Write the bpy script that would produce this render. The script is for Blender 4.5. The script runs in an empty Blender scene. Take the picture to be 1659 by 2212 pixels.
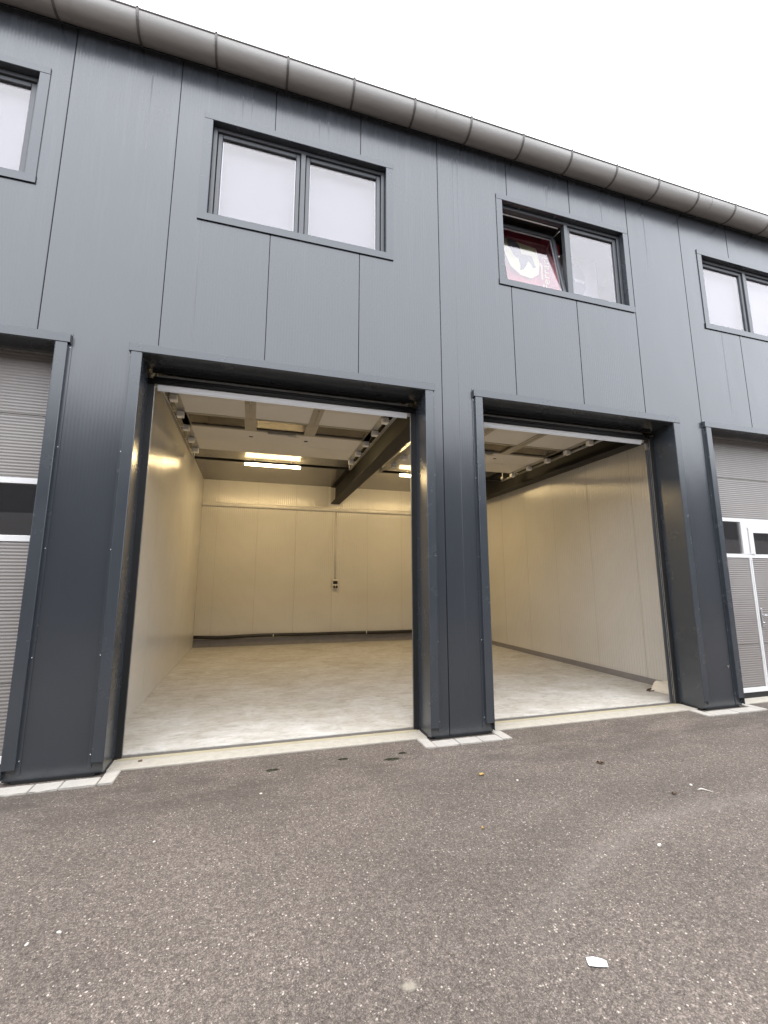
import bpy, bmesh, math, random
from mathutils import Vector, Matrix
random.seed(7)
S = bpy.context.scene
R = math.radians
# ---------------------------------------------------------------- camera
cd = bpy.data.cameras.new('camera'); cam = bpy.data.objects.new('camera', cd)
S.collection.objects.link(cam); S.camera = cam
cam.location = (-2.0208, -4.4396, 1.5521)
cam.rotation_euler = (math.pi/2 + 0.161274, 0, -0.288184)
cd.sensor_fit = 'HORIZONTAL'; cd.sensor_width = 36; cd.lens = 951.26/1659*36
cd.clip_start = 0.05; cd.clip_end = 1000
# ---------------------------------------------------------------- world: bright overcast sky
W = bpy.data.worlds.new('World'); S.world = W; W.use_nodes = True
nt = W.node_tree; nt.nodes.clear()
N = nt.nodes.new
sky = N('ShaderNodeTexSky'); sky.sky_type = 'NISHITA'; sky.sun_disc = False
sky.sun_elevation = R(76); sky.sun_rotation = R(200); sky.air_density = 1; sky.dust_density = 6; sky.ozone_density = 1
hsv = N('ShaderNodeHueSaturation'); hsv.inputs['Saturation'].default_value = 0.10
mixc = N('ShaderNodeMix'); mixc.data_type = 'RGBA'; mixc.inputs[0].default_value = 0.75
mixc.inputs[7].default_value = (13.0, 13.55, 14.6, 1)          # flat cloud layer over the whole sky
bg = N('ShaderNodeBackground'); bg.inputs[1].default_value = 0.10
out = N('ShaderNodeOutputWorld')
nt.links.new(sky.outputs[0], hsv.inputs['Color']); nt.links.new(hsv.outputs[0], mixc.inputs[6])
nt.links.new(mixc.outputs[2], bg.inputs[0]); nt.links.new(bg.outputs[0], out.inputs[0])
sd = bpy.data.lights.new('sun', 'SUN'); sd.energy = 0.5; sd.angle = R(30); sd.color = (1, .96, .9)
sun = bpy.data.objects.new('sun', sd); S.collection.objects.link(sun)
sun.rotation_euler = (R(14), 0, R(-20))       # high behind the camera, diffused by cloud
S.view_settings.view_transform = 'Standard'; S.view_settings.look = 'None'
S.view_settings.gamma = 1; S.view_settings.use_curve_mapping = False
S.view_settings.exposure = 1.7
S.cycles.caustics_reflective = False; S.cycles.caustics_refractive = False
S.cycles.sample_clamp_indirect = 3; S.cycles.blur_glossy = 1.0
LAMP = 38.0

# ---------------------------------------------------------------- material helpers
class NG:
    def __init__(s, name):
        s.m = bpy.data.materials.new(name); s.m.use_nodes = True
        s.t = s.m.node_tree; s.t.nodes.clear()
        s.out = s.t.nodes.new('ShaderNodeOutputMaterial')
        s.p = s.t.nodes.new('ShaderNodeBsdfPrincipled'); s.l(s.p.outputs[0], s.out.inputs[0])
        s._co = None
    def n(s, k, **kw):
        x = s.t.nodes.new(k)
        for a, b in kw.items(): setattr(x, a, b)
        return x
    def l(s, a, b): s.t.links.new(a, b)
    def co(s):
        if not s._co:
            s._co = s.n('ShaderNodeTexCoord').outputs['Object']
            sp = s.n('ShaderNodeSeparateXYZ'); s.l(s._co, sp.inputs[0]); s.xyz = sp.outputs
        return s._co
    def math(s, op, a, b=None, c=None, clamp=False):
        x = s.n('ShaderNodeMath', operation=op); x.use_clamp = clamp
        for i, v in enumerate((a, b, c)):
            if v is None: continue
            if hasattr(v, 'default_value') or hasattr(v, 'links'): s.l(v, x.inputs[i])
            else: x.inputs[i].default_value = v
        return x.outputs[0]
    def noise(s, scale, detail=4, rough=.55, vec=(1, 1, 1), off=(0, 0, 0), dist=0):
        mp = s.n('ShaderNodeMapping'); s.l(s.co(), mp.inputs[0])
        mp.inputs['Scale'].default_value = vec; mp.inputs['Location'].default_value = off
        x = s.n('ShaderNodeTexNoise'); s.l(mp.outputs[0], x.inputs['Vector'])
        x.inputs['Scale'].default_value = scale; x.inputs['Detail'].default_value = detail
        x.inputs['Roughness'].default_value = rough; x.inputs['Distortion'].default_value = dist
        return x.outputs['Fac']
    def ramp(s, f, pts):
        x = s.n('ShaderNodeValToRGB'); s.l(f, x.inputs[0]); e = x.color_ramp.elements
        while len(e) < len(pts): e.new(.5)
        for i, (p, c) in enumerate(pts):
            e[i].position = p; e[i].color = (*c, 1) if isinstance(c, tuple) else (c, c, c, 1)
        return x.outputs[0]
    def mix(s, f, a, b, mode='MIX'):
        x = s.n('ShaderNodeMix', data_type='RGBA', blend_type=mode)
        for i, v in ((0, f), (6, a), (7, b)):
            if hasattr(v, 'links'): s.l(v, x.inputs[i])
            elif isinstance(v, tuple): x.inputs[i].default_value = (*v, 1)
            else: x.inputs[i].default_value = v
        return x.outputs[2]
    def set(s, **k):
        for a, v in k.items():
            i = s.p.inputs[{'col': 'Base Color', 'rough': 'Roughness', 'metal': 'Metallic', 'spec': 'Specular IOR Level'}[a]]
            if hasattr(v, 'links'): s.l(v, i)
            else: i.default_value = (*v, 1) if isinstance(v, tuple) else v
        return s
    def bump(s, h, dist, strength=1.0):
        b = s.n('ShaderNodeBump'); b.inputs['Distance'].default_value = dist; b.inputs['Strength'].default_value = strength
        s.l(h, b.inputs['Height'])
        if s.p.inputs['Normal'].links: s.l(s.p.inputs['Normal'].links[0].from_socket, b.inputs['Normal'])
        s.l(b.outputs[0], s.p.inputs['Normal'])
    def rib(s, axis, period, dist, sharp=1.0, strength=1.0):
        s.co()
        v = s.math('SINE', s.math('MULTIPLY', s.xyz[axis], 2*math.pi/period))
        if sharp != 1: v = s.math('MULTIPLY', v, sharp, clamp=True)
        s.bump(v, dist, strength)

def simple(name, col, rough=.5, metal=0, spec=.5, var=.08, nscale=6, bump=0, bscale=60):
    g = NG(name); f = g.noise(nscale, 5)
    lo = tuple(c*(1-var) for c in col); hi = tuple(min(1, c*(1+var)) for c in col)
    g.set(col=g.ramp(f, [(.3, lo), (.7, hi)]), rough=rough, metal=metal, spec=spec)
    if bump: g.bump(g.noise(bscale, 3), bump)
    return g.m

ANTH = (.031, .036, .043)
def streak_mask(g, x0, z0, z1, w, wob=.01, seed=0):
    # a narrow water run at x0 from height z1 (top) down to z0
    g.co()
    nx = g.noise(1.2, 3, off=(0, 0, seed), vec=(0, 0, 1))
    dx = g.math('ABSOLUTE', g.math('SUBTRACT', g.math('SUBTRACT', g.xyz[0], x0), g.math('MULTIPLY', g.math('SUBTRACT', nx, .5), wob*2)))
    a = g.math('SUBTRACT', 1, g.math('DIVIDE', dx, w), clamp=True)
    b = g.math('MULTIPLY', g.math('SUBTRACT', g.xyz[2], z0), 2.2, clamp=True)
    c = g.math('MULTIPLY', g.math('SUBTRACT', z1, g.xyz[2]), 20, clamp=True)
    return g.math('MULTIPLY', g.math('MULTIPLY', a, b), c)

def m_cladding():
    g = NG('anthracite_cladding'); g.co()
    base = g.ramp(g.noise(1.3, 4, vec=(1, 1, .35)), [(.3, tuple(c*.93 for c in ANTH)), (.7, tuple(c*1.07 for c in ANTH))])
    runs = g.ramp(g.noise(9, 6, .7, vec=(1, 1, .05)), [(.50, 0.0), (.74, 1.0)])
    hi = g.math('MULTIPLY', g.math('SUBTRACT', g.xyz[2], 4.2), .45, clamp=True)
    col = g.mix(g.math('MULTIPLY', g.math('MULTIPLY', runs, hi), .22), base, (.12, .13, .145))
    dust = g.ramp(g.noise(40, 6, .75), [(.62, 0.0), (.8, 1.0)])
    low = g.math('SUBTRACT', 1, g.math('MULTIPLY', g.xyz[2], 2.5), clamp=True)
    col = g.mix(g.math('MULTIPLY', g.math('MULTIPLY', dust, low), .5), col, (.2, .19, .18))
    m = None; rr = None
    for k, (x0, z0, z1, w) in enumerate([(-2.70, 3.9, 5.31, .012), (-2.665, 4.5, 5.31, .008), (.212, .4, 7.0, .006), (-3.28, 5.9, 6.95, .012),
                                         (-2.36, 6.55, 7.0, .012), (-1.50, 6.6, 7.0, .014), (-1.39, 6.6, 7.0, .016), (.28, 5.4, 7.0, .008), (-2.26, 6.6, 7, .01),
                                         (3.32, 6.0, 7.0, .02), (4.62, 3.9, 5.31, .02), (1.63, 6.55, 7, .02), (2.55, 6.0, 7, .014)]):
        s = streak_mask(g, x0, z0, z1, w, seed=k*3.1)
        m = s if m is None else g.math('MAXIMUM', m, s)
    col = g.mix(g.math('MULTIPLY', m, .55), col, (.02, .024, .03))
    rough = g.math('ADD', .19, g.math('MULTIPLY', g.noise(3, 5, .6, vec=(1, 1, .3)), .10))
    rough = g.math('ADD', rough, g.math('MULTIPLY', m, .22))
    g.set(col=col, rough=rough, spec=1.0)
    g.bump(g.noise(1.6, 2, .4, vec=(1, 1, .5)), .012, .6)
    g.rib(0, .0303, .0003, strength=.6)
    g.bump(g.noise(500, 2, .6), .0003, .35)
    return g.m
def m_trim():
    g = NG('anthracite_trim'); g.co()
    col = g.ramp(g.noise(2, 4), [(.3, (.034, .040, .048)), (.7, (.040, .047, .056))])
    g.set(col=col, rough=g.math('ADD', .20, g.math('MULTIPLY', g.noise(4, 4), .12)), spec=.9)
    g.bump(g.noise(1.1, 2, .4), .006, .35)
    return g.m
def m_interior(axis):
    g = NG('cream_panel'); g.co()
    col = g.ramp(g.noise(.9, 4), [(.3, (.65, .63, .59)), (.7, (.70, .68, .64))])
    g.set(col=col, rough=g.math('ADD', .17, g.math('MULTIPLY', g.noise(2.2, 3), .08)), spec=.8)
    g.bump(g.noise(1.2, 2, .4), .012, .5)
    g.rib(axis, .052, .0020, strength=1)
    # panel joints every metre
    off = .05 if axis == 0 else .3
    fr = g.math('ABSOLUTE', g.math('SUBTRACT', g.math('FRACT', g.math('ADD', g.xyz[axis], 100 - off + .5)), .5))
    j = g.math('SUBTRACT', 1, g.math('DIVIDE', fr, .007), clamp=True)
    g.bump(g.math('MULTIPLY', j, -1), .006)
    g.set(col=g.mix(g.math('MULTIPLY', j, .35), col, (.25, .22, .18)))
    return g.m
def m_ceiling():
    g = NG('ribbed_ceiling'); g.co()
    g.set(col=g.ramp(g.noise(1.4, 4), [(.3, (.17, .16, .15)), (.7, (.21, .20, .18))]), rough=.2, spec=.8)
    g.rib(1, .045, .0016)
    return g.m
SCX, SCY, SCR = 1.3, -5.3, 3.5
def m_asphalt():
    g = NG('asphalt'); g.co()
    def vor(sc, rnd=1):
        v = g.n('ShaderNodeTexVoronoi'); v.inputs['Scale'].default_value = sc; g.l(wv, v.inputs['Vector'])
        q = g.n('ShaderNodeSeparateColor'); g.l(v.outputs['Color'], q.inputs[0]); return v.outputs['Distance'], q.outputs
    nz = g.n('ShaderNodeTexNoise'); nz.inputs['Scale'].default_value = 60; g.l(g.co(), nz.inputs['Vector'])
    va = g.n('ShaderNodeVectorMath', operation='SCALE'); g.l(nz.outputs['Color'], va.inputs[0]); va.inputs['Scale'].default_value = .010
    vb = g.n('ShaderNodeVectorMath', operation='ADD'); g.l(g.co(), vb.inputs[0]); g.l(va.outputs[0], vb.inputs[1]); wv = vb.outputs[0]
    d1, c1 = vor(120); d2, c2 = vor(260); d3, c3 = vor(75)
    stone = g.ramp(c1[0], [(0, (.058, .048, .042)), (.45, (.100, .084, .074)), (.85, (.150, .127, .113)), (1, (.28, .242, .215))])
    fine = g.ramp(c2[1], [(0, (.044, .036, .032)), (.6, (.108, .091, .080)), (1, (.27, .234, .208))])
    col = g.mix(.55, stone, fine)
    sz = g.math('MULTIPLY', c3[1], .42)
    speck = g.math('MULTIPLY', g.math('GREATER_THAN', sz, d3), g.math('GREATER_THAN', c3[0], .80))
    col = g.mix(g.math('MULTIPLY', speck, g.math('ADD', .35, g.math('MULTIPLY', c3[2], .6), clamp=True)), col, (.50, .455, .41))
    class _o: pass
    sp2 = _o(); sp2.outputs = c2; sep = _o(); sep.outputs = c1
    n1 = g.noise(48, 5, .75)
    col = g.mix(1.0, col, g.ramp(n1, [(.32, .66), (.68, 1.36)]), 'MULTIPLY')
    big = g.noise(.8, 5, .6, vec=(.7, 1.4, 1))
    col = g.mix(1.0, col, g.ramp(big, [(.28, (.84, .81, .78)), (.5, (1.04, 1.01, .975)), (.72, (1.2, 1.165, 1.12))]), 'MULTIPLY')
    # darker strip of settled dirt near the wall, mossy spots
    dirt = g.math('MULTIPLY', g.ramp(g.noise(2.2, 5, .65, vec=(.6, 1.6, 1)), [(.42, 0.0), (.62, 1.0)]),
                  g.math('SUBTRACT', 1, g.math('MULTIPLY', g.math('ABSOLUTE', g.math('ADD', g.xyz[1], .45)), 1.1), clamp=True))
    col = g.mix(g.math('MULTIPLY', dirt, .6), col, (.05, .042, .035))
    # pale curved tyre scuff across the right half, darker rub mark beside it
    dx = g.math('SUBTRACT', g.xyz[0], SCX); dy = g.math('SUBTRACT', g.xyz[1], SCY)
    dd = g.math('SQRT', g.math('ADD', g.math('MULTIPLY', dx, dx), g.math('MULTIPLY', dy, dy)))
    wob = g.math('MULTIPLY', g.math('SUBTRACT', g.noise(4, 5, .7), .5), .30)
    band = g.math('SUBTRACT', 1, g.math('DIVIDE', g.math('ABSOLUTE', g.math('SUBTRACT', g.math('ADD', dd, wob), SCR)), .14), clamp=True)
    ex = g.math('MULTIPLY', g.math('SUBTRACT', g.xyz[0], -.95), 1.5, clamp=True); ex2 = g.math('MULTIPLY', g.math('SUBTRACT', 2.3, g.xyz[0]), 1.5, clamp=True)
    col = g.mix(g.math('MULTIPLY', g.math('MULTIPLY', band, g.math('MULTIPLY', ex, ex2)), .13), col, (.30, .27, .245))
    band2 = g.math('SUBTRACT', 1, g.math('DIVIDE', g.math('ABSOLUTE', g.math('SUBTRACT', g.math('ADD', dd, wob), SCR+.30)), .22), clamp=True)
    col = g.mix(g.math('MULTIPLY', g.math('MULTIPLY', band2, g.math('MULTIPLY', ex, ex2)), .22), col, (.05, .043, .038))
    blot = g.ramp(g.noise(2.6, 7, .8, off=(1.3, 7.7, 0)), [(.58, 0.0), (.70, 1.0)])
    col = g.mix(g.math('MULTIPLY', blot, .22), col, (.055, .047, .041))
    qx = g.math('SUBTRACT', g.xyz[0], -1.352); qy = g.math('MULTIPLY', g.math('SUBTRACT', g.xyz[1], -2.54), 1.5)
    qd = g.math('ADD', g.math('SQRT', g.math('ADD', g.math('MULTIPLY', qx, qx), g.math('MULTIPLY', qy, qy))), g.math('MULTIPLY', g.math('SUBTRACT', g.noise(35, 5, .7), .5), .06))
    col = g.mix(g.math('MULTIPLY', g.math('MULTIPLY', g.math('SUBTRACT', .045, qd), 30, clamp=True), .5), col, (.42, .38, .30))
    spot = g.ramp(g.noise(1.7, 6, .75, off=(4.1, 2.2, 0)), [(.66, 0.0), (.74, 1.0)])
    col = g.mix(g.math('MULTIPLY', spot, .35), col, (.04, .035, .03))
    g.set(col=col, rough=.8, spec=.35)
    g.bump(sp2.outputs[1], .0012, .5); g.bump(sep.outputs[0], .0025, .5); g.bump(g.noise(25, 3), .004, .4)
    return g.m
def m_concrete_floor():
    g = NG('troweled_concrete'); g.co()
    a = g.noise(1.1, 6, .66, vec=(.8, 1.2, 1), dist=.9)
    b = g.noise(4, 8, .74, vec=(.8, 1.25, 1), dist=.9)
    col = g.ramp(a, [(.30, (.36, .315, .25)), (.46, (.54, .51, .465)), (.62, (.66, .655, .645))])
    col = g.mix(.55, col, g.ramp(b, [(.34, (.36, .33, .27)), (.5, (.58, .56, .52)), (.66, (.74, .73, .71))]))
    c = g.noise(9, 8, .8, vec=(.7, 1.5, 1), dist=1.2)
    col = g.mix(1.0, col, g.ramp(c, [(.30, (.58, .55, .50)), (.47, (.95, .95, .95)), (.7, (1.08, 1.08, 1.08))]), 'MULTIPLY')
    mk = g.ramp(g.noise(3.2, 6, .7, vec=(.45, 2.6, 1), dist=2.0, off=(3, 1, 0)), [(.60, 0.0), (.66, 1.0)])
    col = g.mix(g.math('MULTIPLY', mk, .35), col, (.26, .235, .19))
    g.set(col=col, rough=g.ramp(b, [(.3, .38), (.7, .6)]), spec=.4)
    g.bump(b, .002, .4)
    return g.m
def m_pale_concrete(name, col, var=.12):
    g = NG(name); g.co()
    a = g.noise(14, 6, .7); 
    c = g.ramp(a, [(.25, tuple(x*(1-var*1.6) for x in col)), (.5, col), (.75, tuple(x*(1+var) for x in col))])
    pit = g.ramp(g.noise(70, 3, .6), [(.66, 0.0), (.74, 1.0)])
    c = g.mix(g.math('MULTIPLY', pit, .35), c, tuple(x*.5 for x in col))
    g.set(col=c, rough=.8, spec=.3); g.bump(a, .003, .5)
    return g.m
def m_door_outer():
    g = NG('grey_microrib_door'); g.co()
    g.set(col=g.ramp(g.noise(2, 4), [(.3, (.245, .225, .21)), (.7, (.27, .25, .235))]), rough=.42, spec=.5)
    g.rib(2, .030, .0014)
    return g.m
def m_door_inner():
    g = NG('cream_door_inside'); g.co()
    g.set(col=g.ramp(g.noise(1.5, 4), [(.3, (.62, .59, .55)), (.7, (.68, .65, .60))]), rough=.45, spec=.5)
    g.bump(g.noise(120, 2), .0006, .5)
    return g.m
def m_glass(name, tint=(.9, .92, .95), refl=.2, rough=0.0, dark=None):
    g = NG(name); t = g.t; t.nodes.remove(g.p)
    gl = g.n('ShaderNodeBsdfGlossy'); gl.inputs['Roughness'].default_value = rough; gl.inputs['Color'].default_value = (1, .945, .93, 1)
    tr = g.n('ShaderNodeBsdfTransparent'); tr.inputs['Color'].default_value = (*tint, 1)
    mx = g.n('ShaderNodeMixShader')
    fr = g.n('ShaderNodeLayerWeight'); fr.inputs['Blend'].default_value = .5
    f = g.math('ADD', refl, g.math('MULTIPLY', g.math('POWER', fr.outputs['Facing'], 5), .9), clamp=True)
    g.l(f, mx.inputs[0]); g.l(tr.outputs[0], mx.inputs[1]); g.l(gl.outputs[0], mx.inputs[2]); g.l(mx.outputs[0], g.out.inputs[0])
    return g.m
def m_emit(name, col, strength):
    g = NG(name); g.t.nodes.remove(g.p)
    e = g.n('ShaderNodeEmission'); e.inputs[0].default_value = (*col, 1); e.inputs[1].default_value = strength
    g.l(e.outputs[0], g.out.inputs[0]); return g.m

M = dict(
    clad=m_cladding(), trim=m_trim(), in_x=m_interior(0), in_y=m_interior(1), ceil=m_ceiling(), asphalt=m_asphalt(),
    floor=m_concrete_floor(), stone=m_pale_concrete('pale_kerb_concrete', (.40, .375, .34)), thresh=m_pale_concrete('pale_threshold_concrete', (.42, .39, .335)),
    plinth=simple('grey_plinth', (.25, .235, .235), .6), core=simple('dark_wall_core', (.02, .02, .022), .8),
    frame=simple('anthracite_window_frame', (.05, .054, .06), .38, spec=.7), steel=simple('dark_steel_paint', (.022, .021, .02), .6, spec=.25, var=.15, nscale=3),
    galv=simple('galvanised_steel', (.45, .44, .42), .38, metal=.8, var=.15, nscale=12), zinc=None, rubber=simple('black_rubber', (.012, .012, .012), .6),
    white=simple('white_aluminium', (.80, .80, .80), .3, spec=.6, var=.02), douter=m_door_outer(), dinner=m_door_inner(),
    pane=m_glass('window_glass', refl=.100), dpane=m_glass('door_glass', tint=(.75, .75, .75), refl=.20), ipane=m_glass('acrylic_glass', tint=(.42, .41, .39), refl=.02, rough=.12),
    lamp=m_emit('lamp_glow', (1.0, .73, .36), LAMP), lampbody=simple('lamp_body', (.6, .6, .58), .4), tape=simple('door_frame_tan', (.36, .33, .27), .4, metal=.2),
    blind=simple('pale_blind', (.21, .185, .185), .8, var=.03), pvc=simple('white_pvc', (.78, .76, .72), .35, spec=.6), blackpipe=simple('black_pipe', (.02, .017, .015), .4),
    bracket=simple('white_hinge', (.82, .81, .78), .4), screw=simple('bright_screw', (.7, .7, .72), .25, metal=.7), yellowseal=simple('yellowed_sealant', (.40, .355, .25), .7),
    darkjoint=simple('dark_joint', (.13, .12, .11), .7), room=simple('upper_room_wall', (.42, .37, .30), .7), roomc=simple('upper_room_ceiling', (.06, .055, .05), .7),
    roof=simple('grey_roof_sheet', (.10, .10, .11), .5), cloth=simple('cream_cloth', (.78, .71, .60), .85, var=.15, bump=.004, bscale=25),
    red=simple('red_flag_cloth', (.58, .07, .10), .8), yellow=simple('yellow_emblem', (.85, .74, .40), .8), black=simple('black_print', (.15, .14, .15), .8),  # flag colours lightened to imitate room light and glass wash
    postpale=simple('pale_poster', (.50, .45, .46), .6), postgrey=simple('grey_poster_ink', (.16, .155, .18), .6), postwhite=simple('pale_poster_ink', (.72, .70, .66), .6),
    paper=simple('white_paper', (.82, .85, .86), .7, var=.05, nscale=40), leafy=simple('dry_yellow_leaf', (.42, .27, .08), .7, var=.3, nscale=40),
    leafb=simple('dry_brown_leaf', (.10, .06, .035), .7, var=.3, nscale=40), peb=simple('pale_pebble', (.62, .58, .52), .7), moss=simple('dark_moss', (.035, .034, .018), .95, var=.4, nscale=50, bump=.006, bscale=120),
    opp=simple('opposite_cladding', (.045, .047, .05), .6, spec=.3), oppdoor=simple('opposite_door', (.10, .10, .10), .6), gold=simple('gold_picture_frame', (.6, .45, .12), .4), redpic=simple('red_picture', (.40, .08, .08), .6),
)
def m_zinc():
    g = NG('weathered_zinc'); g.co()
    f = g.noise(2.5, 6, .65, vec=(.5, 3, 3))
    g.set(col=g.ramp(f, [(.25, (.30, .285, .265)), (.55, (.36, .343, .322)), (.8, (.42, .402, .38))]), rough=g.ramp(f, [(.3, .50), (.7, .40)]), metal=.1, spec=.5)
    g.bump(g.noise(6, 3), .002, .35)
    return g.m
M['zinc'] = m_zinc(); M['zincd'] = simple('dull_zinc', (.13, .12, .11), .5, metal=.3)

# ---------------------------------------------------------------- mesh helpers
class MB:
    def __init__(s): s.b = bmesh.new()
    def box(s, x0, x1, y0, y1, z0, z1, bev=0, mi=0):
        r = bmesh.ops.create_cube(s.b, size=1)
        v = r['verts']; bmesh.ops.scale(s.b, vec=(x1-x0, y1-y0, z1-z0), verts=v)
        bmesh.ops.translate(s.b, vec=((x0+x1)/2, (y0+y1)/2, (z0+z1)/2), verts=v)
        if mi:
            for f in {f for q in v for f in q.link_faces}: f.material_index = mi
        if bev: bmesh.ops.bevel(s.b, geom=list({e for q in v for e in q.link_edges}), offset=bev, segments=1, affect='EDGES')
        return s
    def prism(s, pts, axis, a0, a1, mi=0):
        # pts: polygon in the two other axes (in order), extruded along axis
        def P(p, a):
            return {0: (a, p[0], p[1]), 1: (p[0], a, p[1]), 2: (p[0], p[1], a)}[axis]
        lo = [s.b.verts.new(P(p, a0)) for p in pts]; hi = [s.b.verts.new(P(p, a1)) for p in pts]
        fs = [s.b.faces.new(lo), s.b.faces.new(hi[::-1])]
        for i in range(len(pts)):
            j = (i+1) % len(pts); fs.append(s.b.faces.new((lo[j], lo[i], hi[i], hi[j])))
        for f in fs: f.material_index = mi
        bmesh.ops.recalc_face_normals(s.b, faces=fs)
        return s
    def tube(s, pts, r, n=10, mi=0, rs=None):
        rings = []
        pts = [Vector(p) for p in pts]
        for i, p in enumerate(pts):
            d = (pts[min(i+1, len(pts)-1)] - pts[max(i-1, 0)]).normalized()
            a = d.orthogonal() if abs(d.z) > .9 else d.cross(Vector((0, 0, 1)))
            a.normalize(); c = d.cross(a)
            rr = rs[i] if rs else r
            rings.append([s.b.verts.new(p + rr*(math.cos(2*math.pi*k/n)*a + math.sin(2*math.pi*k/n)*c)) for k in range(n)])
        fs = []
        for u, v in zip(rings, rings[1:]):
            for k in range(n): fs.append(s.b.faces.new((u[k], u[(k+1) % n], v[(k+1) % n], v[k])))
        fs.append(s.b.faces.new(rings[0][::-1])); fs.append(s.b.faces.new(rings[-1]))
        for f in fs: f.smooth = True; f.material_index = mi
        bmesh.ops.recalc_face_normals(s.b, faces=fs)
        return s
    def xf(s, mat): bmesh.ops.transform(s.b, matrix=mat, verts=s.b.verts); return s
    def build(s, name, mats, parent=None, sep=False, **k):
        if sep:
            seen = set(); res = None; s.b.verts.ensure_lookup_table()
            for v in s.b.verts:
                if v in seen: continue
                isl = []; st = [v]; seen.add(v)
                while st:
                    q = st.pop(); isl.append(q)
                    for e in q.link_edges:
                        w = e.other_vert(q)
                        if w not in seen: seen.add(w); st.append(w)
                part = MB(); mp = {q: part.b.verts.new(q.co) for q in isl}
                for f in {f for q in isl for f in q.link_faces}:
                    nf = part.b.faces.new([mp[q] for q in f.verts]); nf.smooth = f.smooth; nf.material_index = f.material_index
                res = part.build(name, mats, parent, **k)
            s.b.free(); return res
        me = bpy.data.meshes.new(name); s.b.to_mesh(me); s.b.free()
        for m in (mats if isinstance(mats, (list, tuple)) else [mats]): me.materials.append(M[m] if isinstance(m, str) else m)
        o = bpy.data.objects.new(name, me); S.collection.objects.link(o)
        if parent: o.parent = parent
        tag(o, **k); return o
def tag(o, label=None, cat=None, group=None, kind=None):
    if label: o['label'] = label
    if cat: o['category'] = cat
    if group: o['group'] = group
    if kind: o['kind'] = kind
    return o
def empty(name, label, cat, group=None, loc=(0, 0, 0)):
    o = bpy.data.objects.new(name, None); S.collection.objects.link(o); o.location = loc
    return tag(o, label, cat, group)

# ================================================================ layout
OPEN = dict(Y=(-10.36, -7.45), Z=(-6.74, -3.832), A=(-3.127, -.22), B=(.501, 3.43), C=(4.111, 7.03), D=(7.73, 10.65))
WINS = dict(Y=(-9.86, -7.88), Z=(-6.24, -4.262), A=(-2.657, -.677), B=(.915, 2.896), C=(4.395, 6.375), D=(8.02, 10.0))
OT, CT = 3.735, 3.82            # opening top, casing top
WZ0, WZ1 = 5.402, 6.564
FX0, FX1 = -11, 12
TOP = 7.28
# ---------------------------------------------------------------- ground
b = MB(); b.box(-250, 250, -250, 250, -.5, -.012); b.build('asphalt_yard', 'asphalt', kind='structure')
# ---------------------------------------------------------------- building
BL = empty('garage_building', 'dark grey metal clad garage building with roller doors below and small windows above', 'building')
def cut_cells(x0, x1, holes, z0, z1):
    xs = sorted({x0, x1, *[h for H in holes for h in H[:2] if x0 < h < x1]})
    zs = sorted({z0, z1, *[h for H in holes for h in H[2:] if z0 < h < z1]})
    for a, c in zip(xs, xs[1:]):
        for d, e in zip(zs, zs[1:]):
            mx, mz = (a+c)/2, (d+e)/2
            if not any(H[0] < mx < H[1] and H[2] < mz < H[3] for H in holes): yield a, c, d, e
HOLES = [(a, c, -1, OT) for a, c in OPEN.values()] + [(a, c, WZ0, WZ1) for a, c in WINS.values()]
def slab_with_holes(name, x0, x1, y0, y1, z0, z1, holes, mats, chamfer=0):
    bm = bmesh.new(); cache = {}
    def V(x, z):
        k = (round(x, 4), round(z, 4))
        if k not in cache: cache[k] = bm.verts.new((x, y0, z))
        return cache[k]
    fs = [bm.faces.new((V(a, d), V(c, d), V(c, e), V(a, e))) for a, c, d, e in cut_cells(x0, x1, holes, z0, z1)]
    if not fs: bm.free(); return None
    r = bmesh.ops.extrude_face_region(bm, geom=fs)
    nv = [v for v in r['geom'] if isinstance(v, bmesh.types.BMVert)]
    bmesh.ops.translate(bm, vec=(0, y1-y0, 0), verts=nv)
    bmesh.ops.recalc_face_normals(bm, faces=bm.faces)
    if chamfer:
        es = [e for e in bm.edges if abs(e.verts[0].co.y-y0) < 1e-5 and abs(e.verts[1].co.y-y0) < 1e-5 and len(e.link_faces) == 2 and e.calc_face_angle(0) > 1]
        bmesh.ops.bevel(bm, geom=es, offset=chamfer, segments=2, affect='EDGES')
    m = MB(); m.b.free(); m.b = bm
    return m.build(name, mats, BL, sep=True)
for k in range(FX0, FX1):
    slab_with_holes('wall_panel', k+.0035, k+.9965, 0, .06, .010, TOP, HOLES, 'clad', chamfer=.003)
slab_with_holes('wall_core', FX0, FX1, .062, .24, -.02, TOP, [(a+.002, c-.002, -1, OT+.002) for a, c in OPEN.values()] + [(a, c, WZ0, WZ1) for a, c in WINS.values()], 'core')
# base strip: black foot behind the cladding edge
for (a, c) in [(-3.832, -3.127), (-.22, .501), (3.43, 4.111), (7.03, 7.73), (-7.45, -6.74)]:
    MB().box(a+.06, c-.06, -.004, .05, -.01, .0095).build('foot_flashing', 'rubber', BL)
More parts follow.
